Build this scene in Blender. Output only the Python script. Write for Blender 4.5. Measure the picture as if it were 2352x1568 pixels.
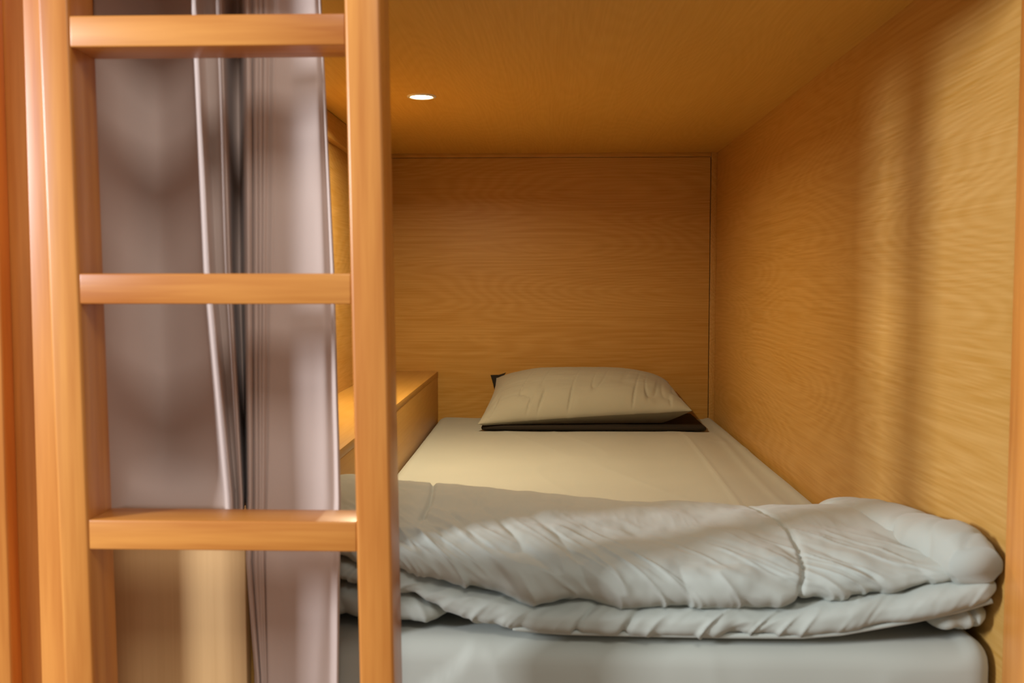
import bpy, bmesh, math
import numpy as np
from mathutils import Vector

# ------------------------------------------------------------------ scene, camera, light
for o in list(bpy.data.objects):
    bpy.data.objects.remove(o)
S = bpy.context.scene
COL = S.collection
CZ = 0.95                                   # eye height above the floor; z values below are eye-relative

cam_d = bpy.data.cameras.new('camera')
cam = bpy.data.objects.new('camera', cam_d); COL.objects.link(cam)
cam.location = (0, 0, CZ)
cam.rotation_euler = (math.radians(90 - 3.353), 0, math.radians(2.05))
cam_d.sensor_width = 36.0
cam_d.lens = 35.0
cam_d.dof.use_dof = True
cam_d.dof.focus_distance = 2.2
cam_d.dof.aperture_fstop = 7.0
cam_d.clip_start = 0.02
S.camera = cam

w = bpy.data.worlds.new('room_ambient'); S.world = w
w.use_nodes = True
bgn = w.node_tree.nodes['Background']
bgn.inputs[0].default_value = (0.99, 0.95, 0.90, 1)
bgn.inputs[1].default_value = 0.38

def area(name, loc, target, sx, sy, energy, col):
    l = bpy.data.lights.new(name, 'AREA'); l.shape = 'RECTANGLE'
    l.size = sx; l.size_y = sy; l.energy = energy; l.color = col
    o = bpy.data.objects.new(name, l); COL.objects.link(o)
    o.location = loc
    d = Vector(target) - Vector(loc)
    o.rotation_euler = d.to_track_quat('-Z', 'Y').to_euler()
    return o
area('window_daylight', (-2.50, -0.40, CZ + 0.62), (0.1, 1.15, CZ + 0.0), 0.36, 0.60, 106, (0.90, 0.97, 1.08))
area('room_ceiling_lamp', (0.15, -0.55, CZ + 1.45), (-0.1, 1.1, CZ - 0.2), 0.5, 0.5, 17, (1.0, 0.97, 0.94))

S.view_settings.view_transform = 'Standard'
S.view_settings.look = 'None'
S.view_settings.exposure = 0.0
S.view_settings.gamma = 1.0
S.view_settings.use_curve_mapping = False

# ------------------------------------------------------------------ helpers
def lin(r, g, b):
    f = lambda c: (c/255/12.92) if c/255 <= 0.04045 else ((c/255 + 0.055)/1.055)**2.4
    return (f(r), f(g), f(b), 1)

def vnoise(x, y, seed=0):
    x = np.asarray(x, float); y = np.asarray(y, float)
    xi = np.floor(x).astype(np.int64); yi = np.floor(y).astype(np.int64)
    fx = x - xi; fy = y - yi
    fx = fx*fx*fx*(fx*(fx*6 - 15) + 10); fy = fy*fy*fy*(fy*(fy*6 - 15) + 10)
    def h(a, b):
        n = (a*374761393 + b*668265263 + seed*144665) & 0x7fffffff
        n = ((n ^ (n >> 13))*1274126177) & 0x7fffffff
        return ((n ^ (n >> 16)) & 0xffff)/32767.5 - 1.0
    a = h(xi, yi); b = h(xi + 1, yi); c = h(xi, yi + 1); d = h(xi + 1, yi + 1)
    return (a*(1 - fx) + b*fx)*(1 - fy) + (c*(1 - fx) + d*fx)*fy

def fbm(x, y, seed=0, oct=3):
    s = 0; a = 1; t = 0
    for i in range(oct):
        s = s + a*vnoise(x*2**i, y*2**i, seed + i*17); t += a; a *= 0.5
    return s/t

def ridge(x, y, seed=0):                     # sharp little creases
    return 1 - np.abs(vnoise(x, y, seed))*2

def sstep(a, b, x):
    t = np.clip((np.asarray(x, float) - a)/(b - a), 0, 1)
    return t*t*(3 - 2*t)

def tag(o, label=None, cat=None, group=None, kind=None):
    if label: o['label'] = label
    if cat: o['category'] = cat
    if group: o['group'] = group
    if kind: o['kind'] = kind
    return o

def empty(name, loc):
    o = bpy.data.objects.new(name, None); COL.objects.link(o); o.location = loc
    o.empty_display_size = 0.05
    return o

def mesh_obj(name, verts, faces, mat, parent=None, smooth=True):
    off = Vector((0, 0, 0)) if parent is None else parent_loc(parent)
    me = bpy.data.meshes.new(name)
    v = [(p[0] - off.x, p[1] - off.y, p[2] - off.z) for p in verts]
    me.from_pydata(v, [], faces)
    bm = bmesh.new(); bm.from_mesh(me)
    bmesh.ops.recalc_face_normals(bm, faces=bm.faces)
    bm.to_mesh(me); bm.free()
    me.polygons.foreach_set('use_smooth', [smooth]*len(me.polygons))
    me.materials.append(mat)
    o = bpy.data.objects.new(name, me); COL.objects.link(o)
    if parent: o.parent = parent
    return o

def parent_loc(p):
    l = Vector(p.location)
    while p.parent:
        p = p.parent; l = l + p.location
    return l

def box(name, x0, x1, y0, y1, z0, z1, mat, parent=None, bev=0.0, seg=3, lean=0.0, zref=0.0):
    """bevelled board; lean shears x along z"""
    bm = bmesh.new()
    bmesh.ops.create_cube(bm, size=1)
    for v in bm.verts:
        v.co = Vector(((x0 + x1)/2 + v.co.x*(x1 - x0), (y0 + y1)/2 + v.co.y*(y1 - y0), (z0 + z1)/2 + v.co.z*(z1 - z0)))
    if bev > 0:
        bmesh.ops.bevel(bm, geom=list(bm.edges), offset=bev, segments=seg, profile=0.5, affect='EDGES', clamp_overlap=True)
    off = Vector((0, 0, 0)) if parent is None else parent_loc(parent)
    for v in bm.verts:
        v.co.x += lean*(v.co.z - zref)
        v.co -= off
    me = bpy.data.meshes.new(name); bm.to_mesh(me); bm.free()
    if bev > 0:
        me.polygons.foreach_set('use_smooth', [True]*len(me.polygons))
        me.set_sharp_from_angle(angle=math.radians(50))
    me.materials.append(mat)
    o = bpy.data.objects.new(name, me); COL.objects.link(o)
    if parent: o.parent = parent
    return o

def rounded_box_verts(x0, x1, y0, y1, z0, z1, r, n):
    """dense rounded box: returns (N,3) array and faces"""
    nx, ny, nz = n
    def axis(a, b, k):
        # denser near the ends so that the rounding is smooth
        t = np.linspace(0, 1, k + 1)
        core = a + r + (b - a - 2*r)*t
        lo = a + r*(1 - np.cos(np.linspace(0, math.pi/2, 6)))[:-1]*1.0
        hi = (a + b) - lo[::-1]
        return np.concatenate([lo, core, hi])
    X, Y, Z = axis(x0, x1, nx), axis(y0, y1, ny), axis(z0, z1, nz)
    V = []; F = []; idx = {}
    def vid(i, j, k):
        key = (i, j, k)
        if key not in idx:
            p = np.array([X[i], Y[j], Z[k]])
            c = np.clip(p, [x0 + r, y0 + r, z0 + r], [x1 - r, y1 - r, z1 - r])
            d = p - c; L = np.linalg.norm(d)
            if L > 1e-9: p = c + d/L*r
            idx[key] = len(V); V.append(p)
        return idx[key]
    a, b, c = len(X) - 1, len(Y) - 1, len(Z) - 1
    for i in range(a):
        for j in range(b):
            for k in (0, c):
                F.append((vid(i, j, k), vid(i+1, j, k), vid(i+1, j+1, k), vid(i, j+1, k)))
    for i in range(a):
        for k in range(c):
            for j in (0, b):
                F.append((vid(i, j, k), vid(i+1, j, k), vid(i+1, j, k+1), vid(i, j, k+1)))
    for j in range(b):
        for k in range(c):
            for i in (0, a):
                F.append((vid(i, j, k), vid(i, j+1, k), vid(i, j+1, k+1), vid(i, j, k+1)))
    return np.array(V), F

def grid_faces(nu, nv, closed_v=False):
    F = []
    for i in range(nu - 1):
        for j in range(nv if closed_v else nv - 1):
            j2 = (j + 1) % nv
            F.append((i*nv + j, (i+1)*nv + j, (i+1)*nv + j2, i*nv + j2))
    return F

# ------------------------------------------------------------------ materials
def wood(name, light, dark, axis, ring=7.0, ringfreq=24.0, streak=160.0, contrast=1.0, rough=0.4, spec=0.5, coat=0.0, low=1.0, seed=0.0):
    """procedural veneer / solid wood; axis = grain direction (0,1,2)"""
    m = bpy.data.materials.new(name); m.use_nodes = True
    nt = m.node_tree; N = nt.nodes; L = nt.links
    bs = N['Principled BSDF']
    tc = N.new('ShaderNodeTexCoord')
    def mapped(gs, cs, off=0.0):
        mp = N.new('ShaderNodeMapping')
        s = [cs, cs, cs]; s[axis] = gs
        mp.inputs['Scale'].default_value = s
        mp.inputs['Location'].default_value = (seed + off, seed*1.7 + off, seed*0.6 - off)
        L.new(tc.outputs['Object'], mp.inputs['Vector'])
        return mp
    def noise(mp, scale, det, rgh=0.5):
        n = N.new('ShaderNodeTexNoise'); n.inputs['Scale'].default_value = scale
        n.inputs['Detail'].default_value = det; n.inputs['Roughness'].default_value = rgh
        L.new(mp.outputs[0], n.inputs['Vector'])
        return n.outputs['Fac']
    def math_(op, a, b=None, c=None):
        n = N.new('ShaderNodeMath'); n.operation = op
        for i, v in enumerate((a, b, c)):
            if v is None: continue
            if isinstance(v, (int, float)): n.inputs[i].default_value = v
            else: L.new(v, n.inputs[i])
        return n.outputs[0]
    big = noise(mapped(0.42, 2.8), ring*0.35, 0.6, 0.4)            # contour field: cathedral figure
    rings = math_('SINE', math_('MULTIPLY', big, ringfreq*6.283))
    rings2 = math_('SINE', math_('MULTIPLY', noise(mapped(0.45, 6.0, 3.1), ring*0.5, 1.0), ringfreq*3.0))
    fine = noise(mapped(3.5, streak), 1.0, 3.0, 0.6)
    blot = noise(mapped(0.6, 2.0, 9.0), 2.0*low, 2.0)
    t = math_('ADD', math_('MULTIPLY', rings, 0.11*contrast), math_('MULTIPLY', math_('SUBTRACT', fine, 0.5), 1.25*contrast))
    t = math_('ADD', t, math_('MULTIPLY', rings2, 0.07*contrast))
    t = math_('ADD', t, math_('MULTIPLY', math_('SUBTRACT', blot, 0.5), 0.6*low*contrast))
    t = math_('ADD', t, 0.5)
    mix = N.new('ShaderNodeMix'); mix.data_type = 'RGBA'; mix.clamp_factor = True
    L.new(t, mix.inputs['Factor'])
    mix.inputs['A'].default_value = dark; mix.inputs['B'].default_value = light
    L.new(mix.outputs['Result'], bs.inputs['Base Color'])
    bs.inputs['Roughness'].default_value = rough
    bs.inputs['Specular IOR Level'].default_value = spec
    bs.inputs['Coat Weight'].default_value = coat
    bs.inputs['Coat Roughness'].default_value = 0.18
    bp = N.new('ShaderNodeBump'); bp.inputs['Strength'].default_value = 0.08; bp.inputs['Distance'].default_value = 0.001
    L.new(fine, bp.inputs['Height']); L.new(bp.outputs[0], bs.inputs['Normal'])
    return m

def fabric(name, col, rough=0.9, sheen=0.15, weave=900.0, vary=0.06, bump=0.12):
    m = bpy.data.materials.new(name); m.use_nodes = True
    nt = m.node_tree; N = nt.nodes; L = nt.links
    bs = N['Principled BSDF']
    tc = N.new('ShaderNodeTexCoord')
    n = N.new('ShaderNodeTexNoise'); n.inputs['Scale'].default_value = 6; n.inputs['Detail'].default_value = 3
    L.new(tc.outputs['Object'], n.inputs['Vector'])
    mix = N.new('ShaderNodeMix'); mix.data_type = 'RGBA'
    L.new(n.outputs['Fac'], mix.inputs['Factor'])
    mix.inputs['A'].default_value = tuple(c*(1 - vary) for c in col[:3]) + (1,)
    mix.inputs['B'].default_value = tuple(min(1, c*(1 + vary)) for c in col[:3]) + (1,)
    L.new(mix.outputs['Result'], bs.inputs['Base Color'])
    bs.inputs['Roughness'].default_value = rough
    bs.inputs['Specular IOR Level'].default_value = 0.25
    bs.inputs['Sheen Weight'].default_value = sheen
    bs.inputs['Sheen Roughness'].default_value = 0.5
    n2 = N.new('ShaderNodeTexNoise'); n2.inputs['Scale'].default_value = weave; n2.inputs['Detail'].default_value = 1
    L.new(tc.outputs['Object'], n2.inputs['Vector'])
    bp = N.new('ShaderNodeBump'); bp.inputs['Strength'].default_value = bump; bp.inputs['Distance'].default_value = 0.0006
    L.new(n2.outputs['Fac'], bp.inputs['Height']); L.new(bp.outputs[0], bs.inputs['Normal'])
    return m

def plain(name, col, rough=0.5, metal=0.0, emit=None, strength=0.0):
    m = bpy.data.materials.new(name); m.use_nodes = True
    bs = m.node_tree.nodes['Principled BSDF']
    bs.inputs['Base Color'].default_value = col
    bs.inputs['Roughness'].default_value = rough
    bs.inputs['Metallic'].default_value = metal
    if emit:
        bs.inputs['Emission Color'].default_value = emit
        bs.inputs['Emission Strength'].default_value = strength
    return m

VL, VD = (0.580, 0.328, 0.082, 1), (0.430, 0.208, 0.024, 1)
M_wall_y = wood('veneer_grain_along_depth', (0.590, 0.345, 0.102, 1), (0.445, 0.222, 0.034, 1), 1, ring=7, ringfreq=32, streak=240, rough=0.42, spec=0.45, contrast=1.05, seed=2.3)
M_wall_x = wood('veneer_grain_across', VL, VD, 0, ring=7, ringfreq=32, streak=300, rough=0.42, spec=0.4, seed=5.1)
M_ceil = wood('veneer_ceiling', (0.70, 0.42, 0.092, 1), (0.57, 0.305, 0.040, 1), 1, ring=7, ringfreq=32, streak=260, rough=0.45, spec=0.4, contrast=0.8, seed=8.7)
M_shelf = wood('veneer_shelf', VL, VD, 1, ring=6, ringfreq=14, streak=260, rough=0.4, spec=0.45, contrast=0.6, seed=1.9)
M_panel_z = wood('veneer_box_front', (0.66, 0.42, 0.19, 1), (0.52, 0.31, 0.125, 1), 2, ring=5, ringfreq=6, streak=230, rough=0.45, contrast=0.7, seed=4.4)
TL, TD = (0.620, 0.258, 0.052, 1), (0.410, 0.128, 0.018, 1)
M_teak_z = wood('varnished_wood_upright', TL, TD, 2, ring=4, ringfreq=5, streak=75, rough=0.36, spec=0.40, coat=0.18, low=1.8, contrast=1.4, seed=3.2)
M_teak_x = wood('varnished_wood_rung', TL, TD, 0, ring=5, ringfreq=5, streak=75, rough=0.36, spec=0.40, coat=0.18, low=2.2, contrast=1.6, seed=6.8)
M_sheet = fabric('grey_green_cotton_sheet', (0.375, 0.380, 0.322, 1))
M_duvet = fabric('grey_green_quilt_cotton', (0.375, 0.390, 0.338, 1))
M_pillow = fabric('grey_pillowcase_cotton', (0.365, 0.35, 0.27, 1))
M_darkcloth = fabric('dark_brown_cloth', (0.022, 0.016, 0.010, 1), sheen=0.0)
M_curtain = fabric('taupe_curtain_weave', (0.53, 0.42, 0.36, 1), weave=700, sheen=0.1)
M_trimring = plain('white_lamp_ring', (0.75, 0.70, 0.62, 1), 0.35)
M_led = plain('lit_led_disc', (0.9, 0.9, 0.9, 1), 0.5, emit=(1.0, 0.83, 0.55, 1), strength=40)
M_floor = wood('floor_boards', (0.35, 0.22, 0.12, 1), (0.25, 0.15, 0.08, 1), 0, rough=0.5, seed=7.7)
M_dark = plain('dark_joint', (0.03, 0.015, 0.006, 1), 0.8)

# ------------------------------------------------------------------ bunk compartment
XR, XL = 0.520, -0.527
YB, YF = 3.110, 1.115
ZC = CZ + 0.401          # compartment ceiling
ZM = CZ - 0.415          # mattress top

tag(box('floor', -3.0, 3.0, -2.5, 3.4, -0.05, 0, M_floor), kind='structure')
tag(box('wall_right', XR, XR + 0.018, YF + 0.002, YB + 0.02, 0, ZC + 0.06, M_wall_y), kind='structure')
tag(box('wall_left', XL - 0.018, XL, YF + 0.002, YB + 0.02, 0, ZC + 0.06, M_wall_y), kind='structure')
wb = tag(box('wall_back', XL, XR - 0.0200, YB, YB + 0.018, 0, ZC - 0.0140, M_wall_x), kind='structure')
box('joint', XR - 0.0199, XR - 0.0176, YB + 0.003, YB + 0.016, 0, ZC - 0.0141, M_dark, wb)
box('joint', XL, XR - 0.0205, YB + 0.003, YB + 0.016, ZC - 0.0139, ZC - 0.0126, M_dark, wb)
tag(box('ceiling', XL, XR, YF, YB + 0.018, ZC, ZC + 0.02, M_ceil), kind='structure')
# fronts of the neighbouring compartments on either side
tag(box('wall_front_left', -2.3, -0.6805, YF - 0.030, YF - 0.012, 0, 2.3, M_wall_y), kind='structure')
tag(box('wall_front_right', XR + 0.0755, 2.3, YF - 0.030, YF - 0.012, 0, 2.3, M_wall_y), kind='structure')
# narrow corner strips round the back panel leave the thin joint lines seen in the photo
tag(box('trim_1', XR - 0.0175, XR, YB - 0.001, YB + 0.018, 0, ZC, M_wall_y, bev=0.0006), kind='structure')
tag(box('trim_2', XL, XR - 0.0185, YB - 0.001, YB + 0.018, ZC - 0.0125, ZC, M_wall_x, bev=0.0006), kind='structure')
tag(box('trim_3', XL, XL + 0.018, YF + 0.03, YB - 0.001, ZC - 0.062, ZC - 0.002, M_wall_y, bev=0.001), kind='structure')

# front frame: two uprights and the deep head rail under the upper bunk
fr = empty('bunk_frame', (0, YF, 0))
tag(fr, 'orange varnished wooden front frame around the sleeping compartment opening', 'bed frame')
box('upright', XR - 0.0085, XR + 0.075, YF - 0.050, YF + 0.0012, 0, ZC + 0.2, M_teak_z, fr, 0.002)
box('upright', XL - 0.035, XL + 0.012, YF - 0.050, YF + 0.0012, 0, ZC + 0.2, M_teak_z, fr, 0.0012)
box('head_rail', XL + 0.0125, XR - 0.0090, 1.045, YF + 0.0012, CZ + 0.345, CZ + 0.52, M_teak_x, fr, 0.004)
box('base_rail', XL + 0.0005, XR - 0.0005, YF, YF + 0.018, 0, CZ - 0.64, M_teak_x, fr, 0.002)

nb = empty('neighbour_bunk_post', (-0.66, YF, 0))
tag(nb, 'orange wooden upright of the next bunk at the far left edge', 'post')
box('upright', -0.68, -0.5985, YF-0.045, YF -0.022, 0, ZC + 0.2, M_teak_z, nb, 0.003)
box('back_strip', -0.68, XL - 0.0355, YF - 0.0215, YF - 0.004, 0, ZC + 0.2, M_teak_z, nb, 0.001)

# ------------------------------------------------------------------ downlight in the ceiling
dl = empty('recessed_downlight', (-0.272, 2.160, ZC))
tag(dl, 'small round lit downlight recessed in the wooden ceiling', 'light')
def lathe(name, prof, c, mat, parent, n=40):
    V = []; F = []
    for i in range(n):
        a = 2*math.pi*i/n
        for r, z in prof:
            V.append((c[0] + r*math.cos(a), c[1] + r*math.sin(a), c[2] + z))
    k = len(prof)
    for i in range(n):
        for j in range(k - 1):
            F.append((i*k + j, ((i+1) % n)*k + j, ((i+1) % n)*k + j + 1, i*k + j + 1))
    return mesh_obj(name, V, F, mat, parent)
c = (-0.272, 2.160, ZC)
lathe('trim_ring', [(0.0235, -0.0005), (0.0240, -0.0022), (0.0270, -0.0030), (0.0310, -0.0022), (0.0318, 0.0005)], c, M_trimring, dl)
def lamp_beam():
    l = bpy.data.lights.new('downlight_beam', 'AREA'); l.shape = 'DISK'; l.size = 0.046
    l.energy = 8.6; l.color = (1.0, 0.83, 0.55); l.spread = math.radians(164)
    o = bpy.data.objects.new('downlight_beam', l); COL.objects.link(o); o.parent = dl; o.location = (0, 0, -0.0035)
lamp_beam()
lathe('led_disc', [(0.0001, -0.0020), (0.012, -0.0020), (0.0234, -0.0016)], c, M_led, dl)

# ------------------------------------------------------------------ shelf box along the left wall
sb = empty('shelf_box', (-0.435, 2.1, 0))
tag(sb, 'long low wooden ledge box beside the mattress on the left', 'shelf')
ZS = CZ - 0.276
box('top_board', XL + 0.0005, -0.344, 1.1535, YB - 0.0015, ZS - 0.016, ZS, M_shelf, sb, 0.0008)
box('side_board', -0.360, -0.3445, 1.1535, YB - 0.0015, 0.0, ZS - 0.0163, M_shelf, sb, 0.0006)
box('front_panel', XL + 0.0005, -0.3530, 1.1360, 1.1530, 0.0, ZS + 0.0, M_panel_z, sb, 0.0012)

# ------------------------------------------------------------------ ladder
ld = empty('ladder', (-0.32, 1.0, 0))
tag(ld, 'orange varnished wooden bunk ladder with flat rungs in the foreground', 'ladder')
LY0, LY1 = 0.985, 1.0425
LEAN = -0.0135
def lx(px, y=LY0): return (px - 1258)/2287.0*y
zr = CZ + 0.01
PL0, PL1 = -0.5020, -0.4705          # left upright at eye level
PR0, PR1 = -0.1962, -0.1608          # right upright at eye level
box('upright', PL0, PL1, LY0, LY1, 0.0, CZ + 0.55, M_teak_z, ld, 0.0035, 4, LEAN, zr)
box('upright', PR0, PR1, LY0, LY1, 0.0, CZ + 0.55, M_teak_z, ld, 0.0035, 4, LEAN, zr)
zrung = [CZ + 0.5185, CZ + 0.2641, CZ + 0.0096, CZ - 0.2408, CZ - 0.493, CZ - 0.745]
for k, zt in enumerate(zrung):
    h = 0.0305
    sh = LEAN*(zt - h/2 - zr)
    box('rung', PL1 - 0.0003 + sh, PR0 + 0.0003 + sh, LY0 + 0.0012, LY1 - 0.0015, zt - h, zt, M_teak_x, ld, 0.0016, 3)

# ------------------------------------------------------------------ bed base, mattress
tag(box('bed_platform', -0.3435, XR - 0.001, YF + 0.060, YB - 0.0015, 0.0, ZM - 0.205, M_shelf), 'wooden platform under the mattress', 'bed base')
V, F = rounded_box_verts(-0.3425, 0.5165, 1.138, 3.100, ZM - 0.2048, ZM, 0.030, (150, 120, 12))
x, y, z = V[:, 0], V[:, 1], V[:, 2]
top = sstep(ZM - 0.035, ZM - 0.004, z)
dz = 0.0022*fbm(x*5, y*3, 3) + 0.0016*np.clip(ridge(x*6 + y*2.6, y*1.1 - x, 11), 0, 1)**4
cx_ = 0.362 + 0.010*np.sin(y*3)
mid = sstep(1.45, 1.6, y)*(1 - sstep(2.62, 2.85, y))
dz += mid*(0.0085*sstep(0.24, 0.362, x)*(x < cx_) + 0.0085*(1 - sstep(cx_, 0.455, x))*(x >= cx_))
dz += mid*0.0030*np.exp(-((x - cx_)/0.005)**2) + mid*0.003*np.exp(-((x - 0.455 + 0.01*np.sin(y*4))/0.010)**2)
dz += 0.006*sstep(0.475, 0.50, x)
V[:, 2] = z + dz*top - 0.0035*top
front = 1 - sstep(1.138, 1.165, y)
fold = -0.150 - 0.07*sstep(ZM - 0.12, ZM, z)**1.0*(-1)          # tucked corner of the sheet
fl = -0.165 + 0.075*sstep(ZM - 0.10, ZM - 0.005, z)
V[:, 1] = y - front*(0.006*sstep(-0.006, 0.006, x - fl) - 0.003 + 0.0025*fbm(x*6, z*9, 21) + 0.0018*np.clip(ridge(x*9 + z*4, z*5, 4), 0, 1)**3)
mt = empty('mattress', (0.08, 2.1, ZM - 0.205))
tag(mt, 'mattress in a grey-green fitted sheet filling the wooden compartment', 'mattress')
mesh_obj('fitted_sheet', V, F, M_sheet, mt)

# ------------------------------------------------------------------ dark cloth and pillow
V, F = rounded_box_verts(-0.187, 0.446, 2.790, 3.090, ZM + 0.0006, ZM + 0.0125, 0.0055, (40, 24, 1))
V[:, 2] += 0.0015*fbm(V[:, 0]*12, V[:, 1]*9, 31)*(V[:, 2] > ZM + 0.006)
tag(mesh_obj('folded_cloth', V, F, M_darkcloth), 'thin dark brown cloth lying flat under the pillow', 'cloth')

def make_pillow():
    C = {(-1, -1): (-0.197, 2.778, -0.396), (1, -1): (0.408, 2.800, -0.358), (-1, 1): (-0.158, 3.062, -0.292), (1, 1): (0.372, 3.066, -0.305)}
    n = 190
    U, W = np.meshgrid(np.linspace(-1, 1, n), np.linspace(-1, 1, n), indexing='ij')
    def bil(k):
        return (C[(-1,-1)][k]*(1-U)*(1-W) + C[(1,-1)][k]*(1+U)*(1-W) + C[(-1,1)][k]*(1-U)*(1+W) + C[(1,1)][k]*(1+U)*(1+W))/4
    bx_, by_, bz_ = bil(0), bil(1), bil(2)
    # edges pulled in between the corners
    bx_ = bx_ - 0.012*U*(1 - W*W)
    by_ = by_ - 0.018*W*(1 - U*U)*0.8
    th = (np.clip(1 - np.abs(U)**3.2, 0, 1)**0.56)*(np.clip(1 - np.abs(W)**2.3, 0, 1)**0.52)
    # puckers that start at the seam
    puck = np.clip(ridge(U*11 - W*1.5, W*0.9 + 2, 5), 0, 1)**3*np.exp(-(1 + W)*2.0)
    puck2 = np.clip(ridge(W*6, U*0.8 + 5, 8), 0, 1)**2*(np.exp(-(1 + U)*4) + np.exp(-(1 - U)*4))
    wr = (0.011 + 0.008*(1 - sstep(-0.8, -0.4, W)))*puck*(1 - np.abs(W)**8) + 0.004*puck2*(1 - np.abs(U)**8) + 0.003*fbm(U*3, W*3, 41)
    up = 0.075*th - wr*(th**0.2)
    dn = np.minimum(0.085*th, 0.115*(1 + W) + 0.0003) + 0.003*puck*th**0.5
    floor_ = -0.415 + 0.0132
    zt = bz_ + up
    zb = np.maximum(bz_ - dn, floor_)
    ny = 0.32
    yt = by_ - 0.20*up
    yb = by_ - 0.0*dn
    V = []; 
    A = np.stack([bx_, yt, zt + CZ], -1).reshape(-1, 3)
    B = np.stack([bx_, yb, zb + CZ], -1).reshape(-1, 3)
    F = grid_faces(n, n)
    Fb = [tuple(i + n*n for i in f[::-1]) for f in F]
    V = np.concatenate([A, B])
    me_v = V; allF = F + Fb
    return me_v, allF, n
pv, pf, pn = make_pillow()
pe = empty('pillow', (0.11, 2.93, ZM + 0.013))
tag(pe, 'plump grey-beige pillow at the head of the bed against the back wall', 'pillow')
po = mesh_obj('pillowcase', pv, pf, M_pillow, pe)
bm = bmesh.new(); bm.from_mesh(po.data); bmesh.ops.remove_doubles(bm, verts=bm.verts, dist=1e-5)
bmesh.ops.recalc_face_normals(bm, faces=bm.faces); bm.to_mesh(po.data); bm.free()
# dark lining corner that peeps out at the back left of the pillow
ev = [(-0.176, 3.060, CZ - 0.283), (-0.128, 3.070, CZ - 0.276), (-0.160, 3.050, CZ - 0.325), (-0.166, 3.074, CZ - 0.322),
      (-0.150, 3.066, CZ - 0.283)]
eo = mesh_obj('lining_corner', ev, [(0, 4, 1, 3), (0, 2, 1, 4), (0, 3, 2), (1, 2, 3)], M_darkcloth, pe, smooth=False)
eo['label'] = 'dark lining corner poking out'

# ------------------------------------------------------------------ duvet folded over the foot of the bed
dv = empty('duvet', (0.06, 1.34, ZM))
tag(dv, 'thick grey-green quilted duvet folded in layers across the mattress foot', 'duvet')

def interp(x, pts):
    xs = [p[0] for p in pts]; ys = [p[1] for p in pts]
    return np.interp(x, xs, ys)
def smooth_interp(x, pts):
    # soft piecewise curve
    xs = np.asarray(x, float)
    return sum(interp(xs + d, pts)*wgt for d, wgt in ((-0.03, .15), (-0.015, .2), (0, .3), (0.015, .2), (0.03, .15)))

def layer(name, xa, xb, nx, nv, yf, yb, zb, zt, pw_front, wr, seams=(), endr=0.05, mat=M_duvet, slant=0.5, seed=0, pucker=1.0):
    """A padded layer: closed profile in the y/z plane swept along x."""
    X = np.linspace(xa, xb, nx)
    T = np.linspace(0, 2*np.pi, nv, endpoint=False)
    XX, TT = np.meshgrid(X, T, indexing='ij')
    Yf, Yb, Zb, Zt = (smooth_interp(XX, p) for p in (yf, yb, zb, zt))
    # rounded ends
    e = np.minimum(np.clip((XX - xa)/endr, 0, 1), np.clip((xb - XX)/endr, 0, 1))
    er = np.sqrt(np.clip(1 - (1 - e)**2, 0, 1))*0.98 + 0.02
    cy, hy = (Yf + Yb)/2, (Yb - Yf)/2
    cz, hz = (Zb + Zt)/2, (Zt - Zb)/2*er
    hyE = hy - (1 - er)*0.03
    c, s = np.cos(TT), np.sin(TT)
    p1 = pw_front
    Y = cy + hyE*np.sign(c)*np.abs(c)**p1
    Zp = cz + hz*np.sign(s)*np.abs(s)**0.72
    # outward direction
    ny = np.sign(c)*np.abs(c)**1.6; nz = np.sign(s)*np.abs(s)**0.6
    ln = np.sqrt(ny*ny + nz*nz) + 1e-6; ny /= ln; nz /= ln
    # arc parameter from the front crease upwards
    fr_ = np.clip((Y - Yf)/(0.22), 0, 1)
    A = wr
    arc = (Zp - Zb) + (Y - Yf)*0.8
    d = 0.008*A*fbm(XX*7, arc*6, seed + 1)*(0.45 + 0.55*sstep(0.01, 0.07, arc))
    # long slanted creases running up from the lower crease
    q = XX + slant*arc
    cre = np.clip(ridge(q*19, arc*5.5 + 3, seed + 2), 0, 1)**1.6
    cre2 = np.clip(ridge((XX + slant*1.6*arc)*34, arc*9, seed + 5), 0, 1)**2
    msk = np.exp(-np.clip(arc - 0.02, 0, None)*8.5)*(0.45 + 0.55*vnoise(XX*9, arc*6, seed + 9)*0.5 + 0.3)
    d += pucker*A*msk*(-0.0105*cre + 0.0060*cre2) + A*0.0034*msk*np.clip(ridge((XX + slant*2*arc)*55, arc*14, seed + 21), 0, 1)
    d += 0.0035*A*fbm(XX*22, arc*18, seed + 3)
    for sx in seams:
        g = np.abs(XX - sx - 0.018*np.sin(arc*9) + 0.0)
        d += (-0.0055*np.exp(-(g/0.0032)**2) - 0.0022*np.exp(-(g/0.03)**2))*(1.0 if sx > 0 else sstep(0.10, 0.16, arc))
        d += 0.002*np.exp(-(g/0.045)**2)*np.clip(ridge(arc*26, XX*8, seed + 13), 0, 1)
    d *= er
    Y = Y + ny*d; Zp = Zp + nz*d
    V = np.stack([XX, Y, Zp + CZ], -1).reshape(-1, 3)
    F = grid_faces(nx, nv, True)
    F.append(tuple(range(nv))); F.append(tuple((nx - 1)*nv + j for j in range(nv)))
    V[:, 2] = np.maximum(V[:, 2], ZM + 0.001)
    return mesh_obj(name, V, F, mat, dv)

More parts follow.
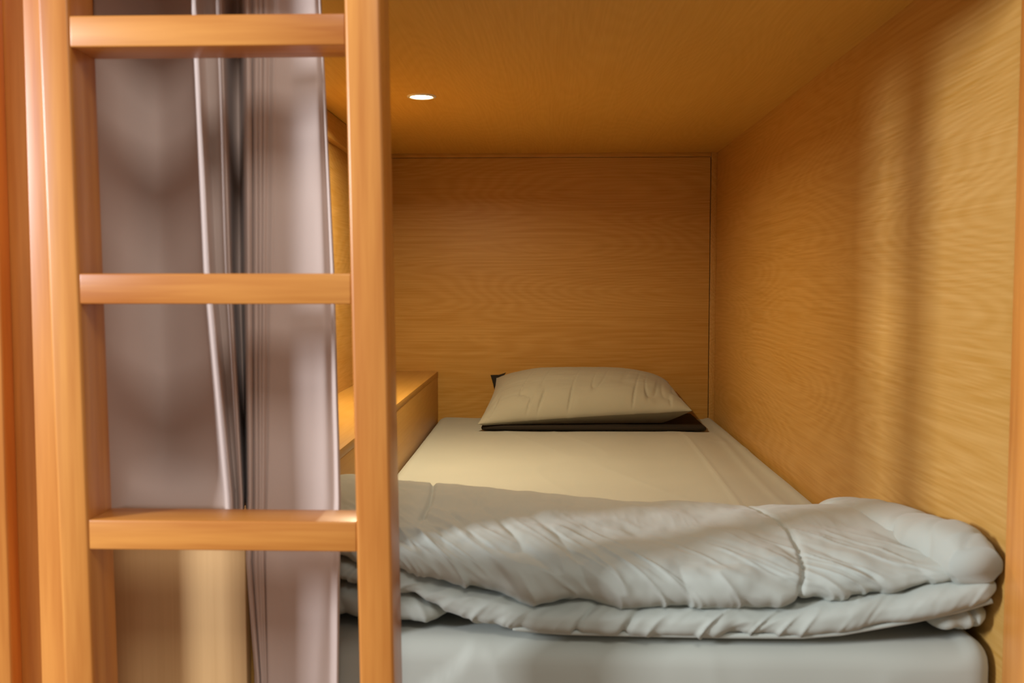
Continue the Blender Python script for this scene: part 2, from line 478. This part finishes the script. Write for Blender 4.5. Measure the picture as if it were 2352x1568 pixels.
layer('upper_fold', -0.335, 0.5175, 520, 240,
      yf=[(-0.34, 1.160), (-0.2, 1.150), (0.0, 1.138), (0.2, 1.132), (0.4, 1.136), (0.52, 1.130)],
      yb=[(-0.34, 1.50), (0.0, 1.52), (0.25, 1.50), (0.37, 1.47), (0.52, 1.45)],
      zb=[(-0.34, -0.318), (-0.236, -0.337), (-0.168, -0.358), (-0.084, -0.376), (-0.029, -0.386), (0.12, -0.392), (0.22, -0.391), (0.295, -0.386), (0.42, -0.368), (0.47, -0.352), (0.514, -0.332)],
      zt=[(-0.34, -0.280), (-0.2, -0.290), (-0.05, -0.303), (0.1, -0.312), (0.28, -0.316), (0.40, -0.312), (0.52, -0.306)],
      pw_front=0.62, wr=1.0, seams=(-0.176, 0.288), endr=0.045, slant=0.55, seed=50)
layer('lower_fold', -0.335, 0.5175, 460, 150,
      yf=[(-0.34, 1.175), (-0.2, 1.160), (-0.08, 1.142), (0.0, 1.134), (0.2, 1.130), (0.4, 1.128), (0.52, 1.125)],
      yb=[(-0.34, 1.46), (0.0, 1.50), (0.25, 1.49), (0.52, 1.44)],
      zb=[(-0.34, -0.355), (-0.236, -0.366), (-0.168, -0.380), (-0.12, -0.402), (-0.06, -0.417), (0.02, -0.420), (0.2, -0.421), (0.295, -0.420), (0.34, -0.414), (0.42, -0.395), (0.47, -0.383), (0.514, -0.368)],
      zt=[(-0.34, -0.318), (-0.236, -0.325), (-0.168, -0.340), (-0.084, -0.358), (-0.029, -0.368), (0.12, -0.372), (0.22, -0.371), (0.295, -0.366), (0.42, -0.348), (0.47, -0.334), (0.514, -0.322)],
      pw_front=0.5, wr=0.75, seams=(), endr=0.03, slant=-0.5, seed=80, pucker=1.1)
layer('bottom_fold', -0.335, -0.118, 90, 60,
      yf=[(-0.34, 1.168), (-0.12, 1.165)], yb=[(-0.34, 1.44), (-0.12, 1.40)],
      zb=[(-0.34, -0.412), (-0.12, -0.412)], zt=[(-0.34, -0.352), (-0.2, -0.366), (-0.12, -0.382)],
      pw_front=0.5, wr=0.6, endr=0.03, slant=0.3, seed=110)
layer('bottom_fold', 0.445, 0.516, 40, 60,
      yf=[(0.44, 1.150), (0.52, 1.150)], yb=[(0.44, 1.42), (0.52, 1.42)],
      zb=[(0.44, -0.408), (0.48, -0.406), (0.52, -0.402)], zt=[(0.44, -0.378), (0.52, -0.368)],
      pw_front=0.5, wr=0.8, endr=0.022, slant=0.3, seed=130)

# side edge of the duvet pushed up against the right wall: a tapering roll along y
def side_roll():
    n, m = 130, 48
    t = np.linspace(0, 1, n); a = np.linspace(0, 2*np.pi, m, endpoint=False)
    TT, AA = np.meshgrid(t, a, indexing='ij')
    yc = 1.565 - (1.565 - 1.128)*TT
    xc = np.interp(TT, [0, .15, .4, .7, 1], [0.448, 0.454, 0.466, 0.474, 0.486])
    zc_ = np.interp(TT, [0, .12, .3, .5, .75, 1], [-0.375, -0.358, -0.345, -0.335, -0.325, -0.318])
    rx = np.interp(TT, [0, .06, .2, .5, .8, 1], [0.010, 0.040, 0.056, 0.050, 0.042, 0.030])
    rz = np.interp(TT, [0, .06, .2, .5, .8, .95, 1], [0.008, 0.030, 0.036, 0.032, 0.036, 0.034, 0.020])
    d = 1 + 0.12*fbm(TT*6, np.sin(AA)*1.2 + 4, 61, 2) - 0.10*np.clip(ridge(TT*9 + np.cos(AA)*0.8, np.sin(AA)*0.8, 63), 0, 1)**3
    c, s = np.cos(AA), np.sin(AA)
    X = xc + rx*d*np.sign(c)*np.abs(c)**0.8; Z = zc_ + rz*d*np.sign(s)*np.abs(s)**0.8
    X = np.minimum(X, 0.5185)
    V = np.stack([X, yc, Z + CZ], -1).reshape(-1, 3)
    F = grid_faces(n, m, True); F.append(tuple(range(m))); F.append(tuple((n-1)*m + j for j in range(m)))
    return mesh_obj('side_roll', V, F, M_duvet, dv)
side_roll()

# piped hem along the bottom of the lower fold
def tube(name, pts, r, mat, parent, m=8):
    pts = np.asarray(pts, float); n = len(pts)
    tg = np.gradient(pts, axis=0); tg /= np.linalg.norm(tg, axis=1)[:, None]
    V = []
    for i in range(n):
        upv = np.array([0, 0, 1.0]); s = np.cross(tg[i], upv); s /= np.linalg.norm(s) + 1e-9; u = np.cross(s, tg[i])
        for k in range(m):
            a = 2*math.pi*k/m
            V.append(pts[i] + r*(math.cos(a)*s + math.sin(a)*u))
    F = grid_faces(n, m, True); F.append(tuple(range(m))); F.append(tuple((n-1)*m + j for j in range(m)))
    return mesh_obj(name, V, F, mat, parent)
hx = np.linspace(-0.04, 0.508, 110)
hyf = np.interp(hx, [-0.08, 0.0, 0.2, 0.4, 0.52], [1.142, 1.134, 1.130, 1.128, 1.125])
hzb = np.interp(hx, [-0.06, 0.02, 0.2, 0.295, 0.34, 0.42, 0.47, 0.514], [-0.412, -0.416, -0.416, -0.416, -0.412, -0.395, -0.383, -0.368])
hzt = np.interp(hx, [-0.084, -0.029, 0.12, 0.22, 0.295, 0.42, 0.47, 0.514], [-0.358, -0.368, -0.372, -0.371, -0.366, -0.348, -0.334, -0.322])
hz = (hzb + hzt)/2 - 0.66*(hzt - hzb)/2
tube('hem', np.stack([hx, hyf + 0.0125, hz + CZ], -1), 0.0034, M_duvet, dv)

# ------------------------------------------------------------------ curtain
def curtain():
    rows = [-500, 0, 620, 1150, 1300, 1568, 2100]
    # (pixel column of each fold at those heights of the photograph's frame, depth y)
    cols = [
        ([212, 214, 226, 244, 248, 254, 260], 1.1400),
        ([285, 290, 300, 315, 318, 322, 330], 1.1800),
        ([355, 358, 368, 380, 382, 386, 392], 1.2040),
        ([400, 405, 425, 455, 460, 470, 480], 1.1880),
        ([432, 436, 462, 508, 515, 525, 540], 1.1680),
        ([438, 442, 472, 522, 530, 540, 552], 1.1400),
        ([443, 449, 480, 531, 537, 546, 557], 1.1240),
        ([449, 455, 486, 536, 541, 549, 559], 1.1320),
        ([464, 468, 497, 541, 545, 552, 561], 1.1430),
        ([484, 489, 512, 546, 550, 556, 563], 1.1420),
        ([497, 502, 521, 551, 554, 558, 565], 1.1310),
        ([502, 507, 527, 555, 557, 560, 566], 1.1230),
        ([508, 513, 531, 558, 559, 562, 567], 1.1360),
        ([528, 532, 539, 562, 561, 564, 569], 1.1840),
        ([548, 550, 554, 566, 563, 572, 576], 1.1940),
        ([558, 561, 563, 569, 566, 586, 590], 1.1400),
        ([562, 566, 569, 573, 570, 592, 597], 1.1200),
        ([569, 573, 576, 578, 575, 596, 601], 1.1215),
        ([577, 580, 581, 583, 579, 599, 604], 1.1270),
        ([583, 585, 585, 587, 584, 601, 606], 1.1220),
        ([587, 589, 589, 590, 588, 603, 608], 1.1200),
        ([592, 594, 593, 594, 592, 605, 609], 1.1222),
        ([598, 600, 598, 598, 597, 607, 611], 1.1200),
        ([603, 605, 602, 601, 600, 609, 613], 1.1222),
        ([609, 611, 606, 605, 604, 611, 615], 1.1200),
        ([618, 621, 614, 610, 608, 614, 618], 1.1235),
        ([629, 632, 625, 615, 612, 617, 620], 1.1210),
        ([637, 640, 633, 621, 617, 622, 626], 1.1220),
        ([668, 672, 668, 662, 650, 650, 655], 1.1270),
        ([700, 703, 712, 712, 700, 690, 692], 1.1210),
        ([720, 722, 742, 748, 740, 728, 728], 1.1190),
        ([729, 731, 758, 768, 762, 756, 755], 1.1230),
        ([733, 735, 765, 778, 776, 772, 770], 1.1190),
        ([735, 737, 767, 782, 780, 777, 775], 1.1240),
    ]
    pitch = math.radians(3.353); yaw = math.radians(2.05); f = 2287.0
    nz = 150
    zs = np.linspace(CZ + 0.344, CZ - 0.62, nz)
    ncol = len(cols)
    # dense fold parameter
    sub = 6
    K = np.linspace(0, ncol - 1, (ncol - 1)*sub + 1)
    def cr(vals, k):               # gentle Catmull-Rom
        vals = np.asarray(vals, float); i = np.clip(np.floor(k).astype(int), 0, len(vals) - 2); t = k - i
        p0 = vals[np.clip(i-1, 0, None)]; p1 = vals[i]; p2 = vals[i+1]; p3 = vals[np.clip(i+2, None, len(vals)-1)]
        m1 = (p2 - p0)*0.42; m2 = (p3 - p1)*0.42
        t2 = t*t; t3 = t2*t
        return (2*t3 - 3*t2 + 1)*p1 + (t3 - 2*t2 + t)*m1 + (-2*t3 + 3*t2)*p2 + (t3 - t2)*m2
    depth = cr([c[1] for c in cols], K)
    V = []
    for z in zs:
        # photo row at that height, for a fold about 1.12 m away
        row = 784 - f*math.tan(math.atan2(z - CZ, 1.12) + pitch)
        px = cr([np.interp(row, rows, c[0]) for c in cols], K)
        cx = (px - 1176)/f; cy = -(row - 784)/f
        # ray (right, fwd, up) rotated by pitch and yaw
        fwd = np.cos(pitch) + cy*np.sin(pitch)
        X0 = cx; Y0 = fwd
        wx = X0*np.cos(yaw) - Y0*np.sin(yaw); wy = X0*np.sin(yaw) + Y0*np.cos(yaw)
        dep = depth + 0.004*fbm(K*0.35, np.full_like(K, z*3.0), 71)
        b = (1 - sstep(ZS + 0.004, ZS + 0.07, z))*(K < 5.5)
        dep = dep*(1 - b) + np.minimum(dep, 1.163)*b
        s = dep/wy
        V.append(np.stack([wx*s, dep, np.full_like(K, z)], -1))
    V = np.array(V)                                   # nz, nk, 3
    # lower flare: gentle bulge in the loose flat panel
    nk = len(K)
    lowcut = K < 15.0                                 # these folds rest on the shelf box
    vv = []; ids = -np.ones((nz, nk), int); F = []
    for i in range(nz):
        for j in range(nk):
            if lowcut[j] and zs[i] < ZS + 0.0005: continue
            ids[i, j] = len(vv); vv.append(V[i, j])
    for i in range(nz - 1):
        for j in range(nk - 1):
            q = (ids[i, j], ids[i+1, j], ids[i+1, j+1], ids[i, j+1])
            if min(q) >= 0: F.append(q)
    o = mesh_obj('curtain', vv, F, M_curtain)
    sol = o.modifiers.new('cloth_thickness', 'SOLIDIFY'); sol.thickness = 0.0012; sol.offset = 0
    return tag(o, 'taupe pleated privacy curtain bunched open behind the ladder', 'curtain')
curtain()
